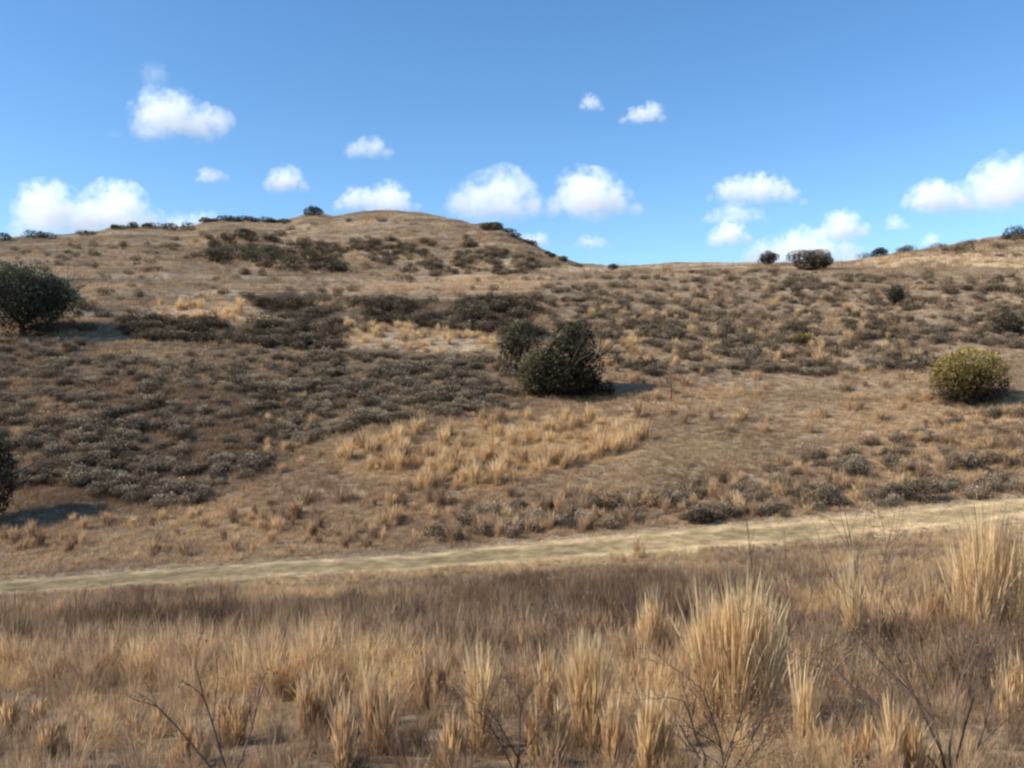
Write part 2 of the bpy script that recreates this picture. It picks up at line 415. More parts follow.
# ------------------------------------------------------------------ scatter (mass vegetation) through geometry nodes
def scatter(name, sources, X, Y, Z, idx, scl, tone, label, tilt=.1):
    n = len(X); V = np.c_[X, Y, Z].astype(np.float32)
    me = bpy.data.meshes.new(name); me.vertices.add(n); me.vertices.foreach_set('co', V.ravel())
    rot = np.c_[rng.normal(0, tilt, n), rng.normal(0, tilt, n), rng.uniform(0, 6.283, n)].astype(np.float32)
    a = me.attributes.new('rot', 'FLOAT_VECTOR', 'POINT'); a.data.foreach_set('vector', rot.ravel())
    a = me.attributes.new('scl', 'FLOAT_VECTOR', 'POINT'); a.data.foreach_set('vector', np.asarray(scl, np.float32).ravel())
    a = me.attributes.new('pick', 'INT', 'POINT'); a.data.foreach_set('value', np.asarray(idx, np.int32))
    a = me.attributes.new('tone', 'FLOAT', 'POINT'); a.data.foreach_set('value', np.asarray(tone, np.float32))
    o = link(name, me)
    g = bpy.data.node_groups.new(name, 'GeometryNodeTree')
    g.interface.new_socket('Geometry', in_out='INPUT', socket_type='NodeSocketGeometry'); g.interface.new_socket('Geometry', in_out='OUTPUT', socket_type='NodeSocketGeometry')
    gi = g.nodes.new('NodeGroupInput'); go = g.nodes.new('NodeGroupOutput'); ip = g.nodes.new('GeometryNodeInstanceOnPoints'); jn = g.nodes.new('GeometryNodeJoinGeometry')
    for s in sources:
        oi = g.nodes.new('GeometryNodeObjectInfo'); oi.inputs['Object'].default_value = s; oi.inputs['As Instance'].default_value = True
        g.links.new(oi.outputs['Geometry'], jn.inputs[0])
    def named(nm, ty):
        x = g.nodes.new('GeometryNodeInputNamedAttribute'); x.data_type = ty; x.inputs['Name'].default_value = nm; return x.outputs['Attribute']
    e2r = g.nodes.new('FunctionNodeEulerToRotation')
    g.links.new(named('rot', 'FLOAT_VECTOR'), e2r.inputs[0]); g.links.new(e2r.outputs[0], ip.inputs['Rotation'])
    g.links.new(named('scl', 'FLOAT_VECTOR'), ip.inputs['Scale']); g.links.new(named('pick', 'INT'), ip.inputs['Instance Index'])
    ip.inputs['Pick Instance'].default_value = True
    g.links.new(jn.outputs[0], ip.inputs['Instance']); g.links.new(gi.outputs[0], ip.inputs['Points']); g.links.new(ip.outputs[0], go.inputs[0])
    md = o.modifiers.new('scatter', 'NODES'); md.node_group = g
    tag(o, label, kind='stuff'); return o

def source(name, me): return bpy.data.objects.new(name, me)   # geometry only, never linked on its own

# ---- low grass everywhere
near_src = [source('grass_tuft', make_mesh('grass_tuft', *(lambda t: (t[0], t[1], M_STRAW, t[2]))(blades(70, .17, .10, .34, .006, .5, .4, 3, .3, np.random.default_rng(100+i))))) for i in range(4)]
tall_src = [source('tall_tuft', make_mesh('tall_tuft', *(lambda t: (t[0], t[1], M_STRAW, t[2]))(blades(80, .15, .40, .85, .0055, .10, .12, 4, .9, np.random.default_rng(120+i))))) for i in range(4)]
weed_src = []
for i in range(4):
    r = np.random.default_rng(140+i); ps = []
    for k in range(9):
        a = r.uniform(0, 6.28); branch((.1*math.cos(a), .1*math.sin(a), -.03), (math.cos(a)*.5, math.sin(a)*.5, 1), r.uniform(.3, .55), .0045, 2, ps, r, .5, 3, .2, .8, .6)
    t = tubes(ps, 3, r); lf = leafcloud([(0, 0, .33, .3, .3, .28)], 170, .008, .4, .2, 300+i)
    v, q, a = merge([t, lf]); weed_src.append(source('weed', make_mesh('weed', v, q, M_STRAW, a)))
tangle_src = [source('straw_tangle', make_mesh('straw_tangle', *(lambda t: (t[0], t[1], M_STRAW, t[2]))(blades(80, .24, .14, .44, .006, 1.3, .8, 4, .2, np.random.default_rng(180+i), .3)))) for i in range(4)]
far_src = [source('far_tuft', make_mesh('far_tuft', *(lambda t: (t[0], t[1], M_STRAW, t[2]))(blades(34, .24, .14, .42, .022, .4, .35, 2, 0, np.random.default_rng(160+i))))) for i in range(4)]

# foreground: even cover by area, u is the bearing
def fore(n, y0, y1):
    Y = np.sqrt(rng.uniform(y0**2, y1**2, n)); u = rng.uniform(-180, 1204, n)
    X = (u-512)/FPX*Y; return X, Y, ground(X, Y), u
n = 19000
X, Y, Z, u = fore(n, 4.6, 25.5)
front = 1-sstep(8.3, 11, Y+(fbm(X/2.5, Y/2.5, 203, 3)-.5)*4)                                       # golden grass close by, dull weeds lower down the slope
patch = fbm(X/1.6, Y/1.6, 201, 3); big = fbm(X/5, Y/5, 207, 3)
right = sstep(560, 800, u)
tone = .42-.01*front+.22*right*(1-sstep(8, 14, Y))+(patch-.5)*1.1+(big-.5)*.9+rng.normal(0, .09, n)
tone = tone+.22*sstep(21.5, 24, Y)
pk = rng.integers(0, 4, n); isw = rng.uniform(0, 1, n) < (.40+.24*(1-front)); pk = np.where(isw, pk+4, pk)
tg = (rng.uniform(0, 1, n) < .55+.3*right*front) & ~isw; pk = np.where(tg, pk+12, pk)
tall = (rng.uniform(0, 1, n) < .16*front*sstep(.52, .62, patch)+.012) & ~isw; pk = np.where(tall, pk % 4+8, pk)
tone = np.where(isw, tone-.10, tone)+np.where(tall, .22, 0)
bushy = sstep(.52, .68, fbm(X/1.1, Y/1.1, 209, 3))
s = rng.uniform(.45, .95, n)*(1-.65*sstep(14.5, 22, Y))*(1-.46*front)*(1+.35*bushy*(1-front))
tone = tone-.10*bushy+.10*(1-front)*np.where(tall, .85, 1)*(.75+.6*patch); sc = np.c_[s, s, s*rng.uniform(.8, 1.25, n)]
pm, _ = path_mask(u, Y); ok = (pm < .5) & (rng.uniform(0, 1, n) > .05*front)
scatter('dry_grass', near_src+weed_src+tall_src+tangle_src, X[ok], Y[ok], Z[ok], pk[ok], sc[ok], np.clip(tone[ok], 0, 1), 'dry brown and straw coloured grass and weeds covering the near slope', .14)

# valley and hillside grass
def imgpts(n, u0, u1, v0, v1):
    u = rng.uniform(u0, u1, n); v = rng.uniform(v0, v1, n); X, Y, Z = invert(u, v); return u, v, X, Y, Z
nA, nB = 33000, 19000
uA, vA, XA, YA, ZA = imgpts(nA, -220, 1244, 395, 582); uB, vB, XB, YB, ZB = imgpts(nB, -220, 1244, 212, 400)
uE = rng.uniform(-200, 1220, 1700); tE = np.where(rng.uniform(0, 1, 1700) < .5, rng.normal(-.02, .09, 1700), rng.normal(1.03, .07, 1700)); nE = np.interp(uE, UG, PATH_N); YE = nE+(np.interp(uE, UG, PATH_F)-nE)*tE
XE = (uE-512)/FPX*YE; ZE = ground(XE, YE); vE = 384-FPX*ZE/YE
u, v, X, Y, Z, edge = (np.concatenate(t) for t in ((uA, uB, uE), (vA, vB, vE), (XA, XB, XE), (YA, YB, YE), (ZA, ZB, ZE), (np.zeros(nA), np.zeros(nB), np.ones(1700))))
skyv = np.interp(u, SKY_U, SKY_P); pm, pt = path_mask(u, Y)
ok = (v > skyv+1) & (Y > np.interp(u, UG, PATH_N)-.3) & ((edge > 0) | (pm < .6) | ((rng.uniform(0, 1, len(u)) < .10) & (np.abs(pt-.5) < .3)))
u, v, X, Y, Z, pm = u[ok], v[ok], X[ok], Y[ok], Z[ok], np.maximum(pm, edge)[ok]; n = len(u)
tone = .50+(fbm(X/4, Y/4, 221, 4)-.5)*1.0+rng.normal(0, .08, n)
s = rng.uniform(.6, 1.2, n)*np.clip(Y/48, .65, 2.2)
for poly, dt in (([(335, 445), (430, 425), (640, 415), (650, 455), (470, 492), (340, 480)], .22), ([(150, 305), (245, 303), (240, 322), (150, 322)], .3),
                 ([(340, 325), (480, 332), (510, 352), (330, 350), (220, 350), (340, 346)], .24), ([(300, 280), (560, 276), (540, 292), (330, 294)], .12),
                 ([(-260, 335), (60, 338), (150, 362), (275, 345), (290, 430), (262, 480), (215, 505), (-260, 520)], -.12), ([(100, 520), (420, 500), (620, 505), (620, 530), (100, 565)], .06),
                 ([(880, 256), (1290, 252), (1290, 268), (850, 266)], .18), ([(540, 272), (1290, 270), (1290, 350), (640, 375)], -.05), ([(600, 360), (930, 375), (930, 425), (700, 460)], .05)):
    tone = tone+dt*soft(u, v, poly, 5)
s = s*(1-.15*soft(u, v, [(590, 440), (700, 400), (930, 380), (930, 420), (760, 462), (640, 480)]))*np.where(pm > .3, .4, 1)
scatter('hillside_grass', far_src, X, Y, Z, rng.integers(0, 4, n), np.c_[s, s, s*rng.uniform(.7, 1.2, n)], np.clip(tone, 0, 1), 'short dry grass over the valley floor, hillside and mound', .1)

# ------------------------------------------------------------------ scrub bushes
def scrub_mesh(i):
    r = np.random.default_rng(400+i); lobes = [(0, 0, .2, .36, .36, .26)]
    for k in range(r.integers(3, 6)):
        a = r.uniform(0, 6.28); q = r.uniform(.1, .36); h = r.uniform(.14, .30)
        lobes.append((q*math.cos(a), q*math.sin(a), h*.9, r.uniform(.14, .26), r.uniform(.14, .26), h))
    lf = leafcloud(lobes, 760, .032, .34, .16, 500+i, .8, zmin=-.02, hrange=(.02, .48)); ps = []
    for k in range(6):
        a = r.uniform(0, 6.28); branch((0, 0, -.03), (math.cos(a)*.8, math.sin(a)*.8, 1), r.uniform(.3, .52), .010, 1, ps, r, .5, 3, .2, .7)
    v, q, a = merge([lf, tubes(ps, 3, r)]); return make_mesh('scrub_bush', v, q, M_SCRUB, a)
SCRUB = [scrub_mesh(i) for i in range(8)]
SP = [  # polygon, points, width px, tone, region key
 ([(-230, 335), (60, 338), (130, 365), (200, 360), (275, 348), (282, 420), (265, 470), (215, 500), (140, 508), (60, 490), (-230, 505)], 1150, (.6, 1.25), .54, 'left'),
 ([(280, 352), (500, 352), (535, 398), (525, 410), (430, 420), (340, 432), (290, 442), (272, 400)], 500, (.65, 1.25), .54, 'centre'),
 ([(118, 322), (340, 325), (345, 347), (200, 348), (130, 345)], 190, (1.0, 1.8), .28, 'band'),
 ([(243, 296), (330, 291), (420, 305), (540, 300), (545, 345), (480, 330), (420, 328), (250, 313)], 300, (1.0, 1.9), .28, 'band'),
 ([(540, 274), (760, 273), (1024, 276), (1244, 272), (1244, 350), (1024, 352), (930, 372), (640, 376), (560, 352)], 1500, (.6, 1.4), .45, 'right'),
 ([(620, 500), (740, 472), (850, 450), (930, 430), (1024, 412), (1244, 400), (1244, 480), (1024, 492), (900, 503), (760, 519), (620, 527), (430, 545), (430, 515), (520, 505)], 420, (.45, 1.1), .48, 'track'),
 ([(0, 243), (120, 240), (200, 235), (380, 218), (480, 232), (560, 266), (480, 285), (300, 280), (0, 270)], 170, (.9, 2.0), .42, 'mound'),
 ([(-200, 270), (540, 270), (540, 340), (-200, 336)], 110, (.8, 1.6), .42, 'slope'),
 ([(200, 245), (240, 238), (300, 242), (345, 250), (340, 272), (280, 268), (215, 262)], 60, (1.6, 2.8), .25, 'mound'),
 ([(340, 240), (420, 240), (500, 250), (560, 265), (500, 275), (380, 268)], 190, (.9, 1.9), .38, 'mound'),
 ([(860, 255), (1030, 236), (1244, 236), (1244, 256), (880, 258)], 70, (1.0, 2.0), .5, 'right ridge'),
]
rows = []
for poly, cnt, (s0, s1), tn, reg in SP:
    P = np.array(poly); u = rng.uniform(P[:, 0].min(), P[:, 0].max(), cnt*5); v = rng.uniform(P[:, 1].min(), P[:, 1].max(), cnt*5)
    k = soft(u, v, poly, 5); dn = fbm(u/40, v/14, 91, 3); k &= rng.uniform(0, 1, len(u)) < sstep(.34, .52, dn)+(.45 if reg in ('left', 'centre', 'right', 'track') else .12)
    k &= ~((np.abs(u-560) < 46) & (v > 340) & (v < 404)) & ~((np.abs(u-972) < 46) & (v > 350) & (v < 408))
    u, v = u[k][:cnt], v[k][:cnt]; X, Y, Z = invert(u, v)
    for a in zip(u, v, X, Y, Z): rows.append((*a, rng.uniform(s0, s1)*(1 if rng.uniform() > .1 else 1.3), np.clip(tn+rng.normal(0, .17), 0, 1), reg))
LAB = {'left': ('low grey-green scrub bush in the dense cover on the left hillside below the round tree', 'scrub bushes on the left hillside'),
       'centre': ('low grey scrub bush in the patch on the slope left of the middle tree', 'scrub bushes left of the middle tree'),
       'band': ('dark scrub bush in the dark bands across the upper left slope', 'scrub bushes in the dark bands on the upper slope'),
       'right': ('small brown-grey scrub bush among grass tufts on the broad right-hand hillside', 'scrub bushes on the right hillside'),
       'track': ('grey-brown scrub bush on the low bank just beyond the right half of the track', 'scrub bushes along the far side of the track'),
       'mound': ('small dark scrub bush on the far rounded mound', 'scrub bushes on the far mound'),
       'slope': ('lone small scrub bush on the grassy slope above the round tree', 'scrub bushes scattered on the upper grassy slope'),
       'right ridge': ('small scrub bush on the high ridge at the far right', 'scrub bushes on the right ridge')}
seen = [i for i, q in enumerate(rows) if -4 < q[0] < 1028]
order = sorted(seen, key=lambda i: -rows[i][5]/rows[i][3]); top = set(order[:296])
rest = [q for i, q in enumerate(rows) if i not in top]
scrub0 = None
for i in order[:296]:
    u_, v_, x_, y_, z_, s_, t_, reg = rows[i]
    if scrub0 is None: o = scrub0 = bpy.data.objects.new('scrub_bush', SCRUB[i % 8])
    else: o = scrub0.copy(); o.data = SCRUB[i % 8]
    C.objects.link(o)
    o.location = (x_, y_, z_); o.rotation_euler = (0, 0, rng.uniform(0, 6.28)); q = rng.uniform(.85, 1.25); o.scale = (s_*q, s_*q, s_*rng.uniform(.8, 1.1))
    tag(o, LAB[reg][0], 'bush', LAB[reg][1], tone=t_)
A = np.array([q[:7] for q in rest])
qs = rng.uniform(.85, 1.25, len(A)); scl = np.c_[A[:, 5]*qs, A[:, 5]*qs, A[:, 5]*rng.uniform(.75, 1.1, len(A))]
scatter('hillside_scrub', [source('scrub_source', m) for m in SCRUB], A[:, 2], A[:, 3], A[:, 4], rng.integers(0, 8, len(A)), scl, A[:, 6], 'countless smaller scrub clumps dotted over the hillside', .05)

# ------------------------------------------------------------------ grass tussocks
def tussock_mesh(i):
    r = np.random.default_rng(600+i)
    a = blades(110, .13, .55, 1.0, .016, .17, .16, 3, .5, r); b = blades(60, .2, .15, .45, .018, .5, .4, 2, 0, r)
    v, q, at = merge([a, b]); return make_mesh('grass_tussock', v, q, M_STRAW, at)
TUSS = [tussock_mesh(i) for i in range(6)]
TP = [
 ([(335, 455), (420, 428), (560, 418), (640, 420), (652, 455), (560, 472), (470, 490), (380, 488), (338, 478)], 190, (.5, 1.25), .76, 'gold'),
 ([(250, 505), (420, 492), (620, 500), (640, 525), (420, 545), (250, 550)], 70, (.5, .95), .52, 'verge'),
 ([(560, 378), (700, 345), (930, 372), (930, 430), (700, 440), (640, 412)], 65, (.5, .95), .62, 'dip'),
 ([(590, 285), (900, 300), (920, 365), (600, 368)], 170, (.6, 1.1), .66, 'hill'),
 ([(150, 307), (242, 304), (238, 322), (150, 322)], 50, (.8, 1.2), .82, 'strip'),
 ([(340, 326), (480, 334), (512, 354), (430, 352), (330, 346)], 50, (.6, 1.0), .8, 'edge'),
 ([(620, 505), (740, 475), (850, 450), (930, 425), (1024, 410), (1244, 400), (1244, 480), (1024, 492), (760, 517), (620, 527), (440, 546), (440, 515), (520, 505)], 330, (.4, .85), .54, 'bank'),
 ([(270, 395), (330, 400), (330, 450), (262, 480)], 22, (.5, .9), .6, 'gully'),
 ([(0, 525), (420, 502), (420, 548), (0, 568)], 110, (.35, .8), .5, 'valley'),
 ([(600, 345), (640, 345), (640, 368), (600, 368)], 12, (.8, 1.1), .78, 'tree'),
]
TL = {'gold': ('golden grass tussock standing in the bright drift below the middle tree', 'golden tussocks below the middle tree'),
      'verge': ('brown grass tussock on the flat ground beyond the middle of the track', 'brown tussocks beyond the track'),
      'dip': ('tan grass tussock standing on the bare dip left of the yellow-green bush', 'tussocks in the bare dip'),
      'hill': ('pale grass tussock growing among scrub on the right-hand hillside', 'tussocks on the right hillside'),
      'strip': ('golden grass tussock in the short bright strip right of the round tree', 'golden tussocks right of the round tree'),
      'edge': ('golden grass tussock along the upper edge of the grey scrub patch', 'golden tussocks above the grey scrub'),
      'bank': ('tan grass tussock between the bushes on the bank beyond the track', 'tussocks on the bank beyond the track'),
      'gully': ('pale grass tussock between the two grey scrub patches', 'tussocks between the scrub patches'),
      'valley': ('low brown grass tussock on the flat grassy ground above the left half of the track', 'tussocks above the left half of the track'),
      'tree': ('pale grass tussock just right of the dark middle tree', 'tussocks right of the middle tree')}
rows = []
for poly, cnt, (s0, s1), tn, reg in TP:
    P = np.array(poly); u = rng.uniform(P[:, 0].min(), P[:, 0].max(), cnt*5); v = rng.uniform(P[:, 1].min(), P[:, 1].max(), cnt*5)
    k = soft(u, v, poly, 10) & (rng.uniform(0, 1, len(u)) < sstep(.36, .56, fbm(u/26, v/9, 95, 3))+.15); u, v = u[k][:cnt], v[k][:cnt]; X, Y, Z = invert(u, v)
    for a in zip(u, v, X, Y, Z): rows.append((*a, rng.uniform(s0, s1), np.clip(tn+rng.normal(0, .17), 0, 1), reg))
seen = [i for i, q in enumerate(rows) if -3 < q[0] < 1027]
order = sorted(seen, key=lambda i: -rows[i][5]/rows[i][3]); top = set(order[:270]); rest = [q for i, q in enumerate(rows) if i not in top]
tuss0 = None
for i in order[:270]:
    u_, v_, x_, y_, z_, s_, t_, reg = rows[i]
    if tuss0 is None: o = tuss0 = bpy.data.objects.new('grass_tussock', TUSS[i % 6])
    else: o = tuss0.copy(); o.data = TUSS[i % 6]
    C.objects.link(o)
    o.location = (x_, y_, z_); o.rotation_euler = (rng.normal(0, .06), rng.normal(0, .06), rng.uniform(0, 6.28)); w = s_*rng.uniform(.75, 1.2); o.scale = (w, w, s_*1.15)
    tag(o, TL[reg][0], 'grass tussock', TL[reg][1], tone=t_)
A = np.array([q[:7] for q in rest]); s = A[:, 5]*rng.uniform(.9, 1.5, len(A))
scatter('tussock_grass', [source('tussock_source', m) for m in TUSS], A[:, 2], A[:, 3], A[:, 4], rng.integers(0, 6, len(A)), np.c_[s, s, A[:, 5]], A[:, 6], 'smaller grass tufts between the scrub on the far hillside', .06)

# ------------------------------------------------------------------ trees and single bushes
def at(u, v):
    X, Y, Z = invert([u], [v]); return float(X[0]), float(Y[0]), float(Z[0])

def lobes_dome(W, D, H, n, r, z0=.0, top=1.0):
    out = []
    for k in range(n):
        a = r.uniform(0, 6.28); q = math.sqrt(r.uniform(0, 1))*.66
        zz = r.uniform(.25, .78)*top; k2 = math.sqrt(max(.05, 1-(zz*.95)**2))
        s = r.uniform(.2, .34)
        out.append((q*W/2*math.cos(a)*k2*1.2, q*D/2*math.sin(a)*k2*1.2, z0+zz*(H-z0), s*W*.8, s*D*.8, s*(H-z0)*.85))
    out.append((0, 0, z0+.45*(H-z0), W*.40, D*.40, (H-z0)*.46))
    return out

def tree(name, u, v, W, H, mat, label, cat, seed, leaves=5000, leaf=.07, z0=.0, trunk_h=.8, trunk_r=.14, tone=.5, D=None, gap=.46, lob=11, group=None, stems=1, fixed=None, nlimb=6):
    r = np.random.default_rng(seed); D = D or W; x, y, z = at(u, v)
    root = bpy.data.objects.new(name, None); C.objects.link(root); root.location = (x, y, z-.05); root.empty_display_size = .2
    tag(root, label, cat, group)
    ps = []
    for s in range(stems):
        a = r.uniform(0, 6.28); off = .0 if stems == 1 else .12*W
        p0 = (off*math.cos(a), off*math.sin(a), -.1); lean = .12 if stems == 1 else .5
        pts = np.array([p0, (p0[0]*1.2+r.normal(0, .04), p0[1]*1.2, trunk_h*.5), (p0[0]*1.5+lean*trunk_h*math.cos(a)*.4, p0[1]*1.5+lean*trunk_h*math.sin(a)*.4, trunk_h)])
        rad = trunk_r/math.sqrt(stems)*np.array([1.3, 1.0, .85]); ps.append((pts, rad))
        for k in range(nlimb if stems == 1 else 3):
            b = r.uniform(0, 6.28); branch(pts[2], (math.cos(b)*.8, math.sin(b)*.8, .8), (H-trunk_h)*r.uniform(.55, .8), rad[2]*.6, 2, ps, r, .4, 3, .15, .6)
    v_, q_, a_ = tubes(ps, 5, r)
    t = link('trunk' if stems == 1 else 'stems', make_mesh(name+'_trunk', v_, q_, M_TWIG, a_), root); t['tone'] = .4
    lb = fixed or lobes_dome(W, D, H, lob, r, z0)
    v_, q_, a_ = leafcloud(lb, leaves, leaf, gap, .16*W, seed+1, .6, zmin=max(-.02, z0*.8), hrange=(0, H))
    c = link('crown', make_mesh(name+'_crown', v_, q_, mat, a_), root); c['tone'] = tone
    return root

tree('round_tree', 22, 336, 7.4, 5.6, M_OLIVE, 'large round dark olive-green tree standing alone on the left hillside', 'tree', 21, 26000, .10, .4, 1.0, .22, .5, 6.6, .22, 26)
tree('dark_tree', 566, 398, 4.0, 4.75, M_GREEN, 'tall dark green tree with pointed crown on the middle slope, casting a shadow', 'tree', 22, 17000, .09, .15, .7, .16, .30, 3.6, .25, 8,
     fixed=[(.0, 0, 2.2, 1.35, 1.3, 1.4), (.25, 0, 3.45, 1.05, 1.0, .95), (.85, .2, 3.0, .95, 1, 1.15), (.2, -.3, 1.1, 1.6, 1.4, 1.0), (1.2, 0, 1.6, 1.05, 1.1, 1.1), (-.9, .2, 2.2, .85, .9, .8), (.75, .1, 3.9, .7, .7, .6), (1.2, 0, .5, 1.6, 1.3, .65), (-1.3, .1, 1.3, .8, .9, .8)])
tree('green_bush', 541, 397, 3.5, 3.1, M_GREEN, 'mid green leafy bush leaning against the left side of the dark middle tree', 'bush', 23, 11000, .075, .0, .5, .09, .84, 2.4, .30, 8, stems=4)
tree('brown_bush', 521, 372, 3.2, 3.3, M_GREEN, 'brownish half-bare bush just behind and left of the dark middle tree', 'bush', 24, 8500, .075, .05, .7, .1, .5, 2.4, .34, 9)
tree('yellow_green_bush', 971, 403, 4.8, 3.3, M_YEL, 'large rounded bush turning yellow-green, alone on the right-hand slope', 'bush', 25, 14000, .075, .0, .5, .14, .9, 4.0, .40, 13, stems=4)
tree('shaded_bush', -18, 526, 3.0, 4.1, M_GREEN, 'dark bush cut by the left edge, throwing a long shadow on the grass', 'bush', 26, 11000, .065, .0, .6, .1, .2, 2.8, .36, 9, stems=3)
tree('round_ridge_bush', 812, 269, 5.9, 2.8, M_SCRUB, 'wide grey-brown rounded bush on the skyline, largest on the right ridge', 'bush', 27, 6000, .12, .0, .5, .1, .38, 4.5, .36, 10, stems=4)
tree('ridge_tree', 768, 266, 2.6, 2.2, M_SCRUB, 'small boxy brown tree on the skyline left of the wide ridge bush', 'tree', 28, 2600, .1, .35, .5, .08, .25, 2.2, .36, 8)
tree('flat_ridge_bush', 880, 257, 2.6, 1.25, M_OLIVE, 'low dark flat bush on the skyline right of the wide ridge bush', 'bush', 29, 1600, .1, .0, .3, .06, .4, 2.0, .36, 6, stems=3)
tree('dark_upright_bush', 896, 306, 1.75, 2.0, M_OLIVE, 'small near-black upright bush on the right hillside below the ridge', 'bush', 30, 2600, .07, .0, .3, .06, .25, 1.6, .3, 6, stems=3)
tree('dark_edge_bush', 1008, 335, 2.5, 1.9, M_GREEN, 'dark green spreading bush near the right edge above the yellow-green bush', 'bush', 31, 2800, .075, .0, .3, .06, .35, 2, .4, 7, stems=3)
tree('thin_tree', 671, 402, .8, 2.0, M_SCRUB, 'thin bare upright sapling at the end of the middle tree shadow', 'tree', 32, 260, .05, .5, .9, .035, .45, .8, .45, 4)
tree('bare_tree', 727, 345, 1.7, 2.5, M_SCRUB, 'small bare brown tree among scrub on the right-hand hillside', 'tree', 33, 700, .06, .9, 1.0, .05, .5, 1.5, .5, 6)
tree('yellow_bush', 803, 343, 2.2, .95, M_YEL, 'low yellow-green bush with a dark shadow, centre of the right-hand hillside', 'bush', 34, 1500, .06, .0, .2, .04, .8, 1.6, .4, 6, stems=3)
tree('skyline_tree', 613, 269, 1.9, 1.1, M_OLIVE, 'tiny dark tree on the skyline at the right foot of the mound', 'tree', 35, 700, .1, .2, .3, .05, .3, 1.5, .36, 4)
tree('mound_crest_bush', 492, 229, 4.6, 1.4, M_OLIVE, 'dark low bush on the shoulder of the mound, right of its summit', 'bush', 36, 1600, .13, .0, .3, .06, .4, 3, .36, 6, stems=3)
tree('summit_bush', 313, 216, 4.5, 1.9, M_OLIVE, 'dark bush standing highest on the skyline, left of the mound summit', 'bush', 37, 1900, .13, .0, .3, .06, .35, 3, .36, 7, stems=3)
tree('right_edge_tree', 1014, 238, 3.6, 2.0, M_OLIVE, 'dark bush on the skyline at the far right edge', 'bush', 38, 1900, .11, .0, .3, .06, .4, 3, .36, 7, stems=3)
# grey bushes on the bank beyond the track
for u_, v_, w_, h_, tn, lb, sd in ((820, 504, 1.75, 1.05, .5, 'grey rounded bush on the bank beyond the track, left of two near it', 51), (922, 502, 1.6, .95, .25, 'dark brown-grey bush close above the track on its right stretch', 52),
                            (962, 470, 2.0, .8, .5, 'wide low grey bush on the bank below the yellow-green bush', 53), (893, 500, .95, .75, .42, 'small grey bush beside the dark bush above the track', 54),
                            (855, 476, 1.4, .8, .55, 'pale grey bush higher on the bank above the rounded one', 55), (700, 522, 1.3, .75, .35, 'brown bush at the track edge below the bare dip', 56)):
    tree('bank_bush', u_, v_, w_, h_, M_SCRUB, lb, 'bush', sd, 1700, .045, .0, .2, .03, tn, w_*.9, .36, 7, 'rounded bushes on the bank beyond the track', 4)
# rows of dark bushes along the left skyline and the right flank of the mound
for k, u_ in enumerate([4, 36, 47, 86, 115, 122, 133, 147, 156, 170, 188]):
    tree('skyline_bush', u_, np.interp(u_, SKY_U, SKY_P)+2, rng.uniform(1.6, 5.0), rng.uniform(.7, 1.7), M_OLIVE, 'dark bush in the row along the far left skyline', 'bush', 60+k, 420, .16, 0, .2, .05, rng.uniform(.3, .7), None, .3, 4, 'bushes along the left skyline', 2)
for k, u_ in enumerate([205, 213, 225, 232, 244, 252, 266, 272, 284]):
    tree('skyline_bush', u_, np.interp(u_, SKY_U, SKY_P)+1.5, rng.uniform(2.2, 4.4), rng.uniform(.6, 1.4), M_OLIVE, 'dark bush in the low hedge-like row left of the mound summit', 'bush', 80+k, 420, .16, 0, .2, .05, rng.uniform(.3, .6), None, .3, 4, 'hedge-like row left of the summit', 2)
for k, u_ in enumerate([509, 514, 526, 533, 547, 552, 563, 577]):
    tree('skyline_bush', u_, np.interp(u_, SKY_U, SKY_P)+1.5, rng.uniform(1.2, 3.0), rng.uniform(.4, 1.0), M_OLIVE, 'dark bush in the line down the right flank of the mound', 'bush', 100+k, 380, .13, 0, .2, .05, rng.uniform(.3, .6), None, .3, 4, 'bushes down the right flank of the mound', 2)
for k, (u_, v_, w_, lb) in enumerate(((218, 262, 5, 'dark green bush at the left end of the clump on the mound slope'), (238, 258, 6, 'tall dark green bush in the left part of the mound clump'), (262, 263, 6, 'dark green bush in the middle of the mound clump'),
                                     (285, 270, 6, 'dark green bush at the lower middle of the mound clump'), (318, 262, 5.5, 'dark bush at the upper right of the mound clump'), (335, 272, 5, 'dark bush at the lower right end of the mound clump'), (243, 236, 3.5, 'single dark bush above the clump on the mound slope'))):
    tree('mound_bush', u_, v_, w_, w_*.38, M_GREEN, lb, 'bush', 120+k, 1300, .13, 0, .3, .07, rng.uniform(.3, .6), None, .38, 6, 'dark clump of bushes on the mound slope', 3)

# ------------------------------------------------------------------ foreground tall grass clumps
def clump(u, v, top, wpx, tone, label, seed, dark=.0, n=None, group='tall golden grass clumps in the foreground'):
    r = np.random.default_rng(seed); x, y, z = at(u, v); H = (v-top)/FPX*y; W = wpx/FPX*y
    n = int((n or 300)*1.35)
    root = bpy.data.objects.new('tall_grass_clump', None); C.objects.link(root); root.location = (x, y, z); tag(root, label, 'tall grass', group)
    ns = int(np.clip(round(W/.16), 2, 7)); sh = []
    for k in range(ns):
        ox, oy = ((k+.5)/ns-.5)*W*.66+r.normal(0, .03), r.normal(0, W*.2); hk = H*(1-.42*abs(ox/(W*.5))**1.5)*r.uniform(.86, 1.12)
        q = blades(int(n/ns), max(W*.14, .05), hk*.40, hk*1.12, .0050, .04, .085, 5, 1.8, r, .5)
        q[0][:, 0] += ox+q[0][:, 2]*(ox/W*.10+r.normal(0, .02)); q[0][:, 1] += oy; sh.append(q)
    a = merge(sh)
    s = link('stalks', make_mesh('stalks', a[0], a[1], M_STRAW, a[2]), root); s['tone'] = tone
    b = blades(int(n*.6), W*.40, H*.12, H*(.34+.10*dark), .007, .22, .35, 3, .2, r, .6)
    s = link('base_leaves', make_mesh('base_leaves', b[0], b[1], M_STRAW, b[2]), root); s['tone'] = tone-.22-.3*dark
    return root
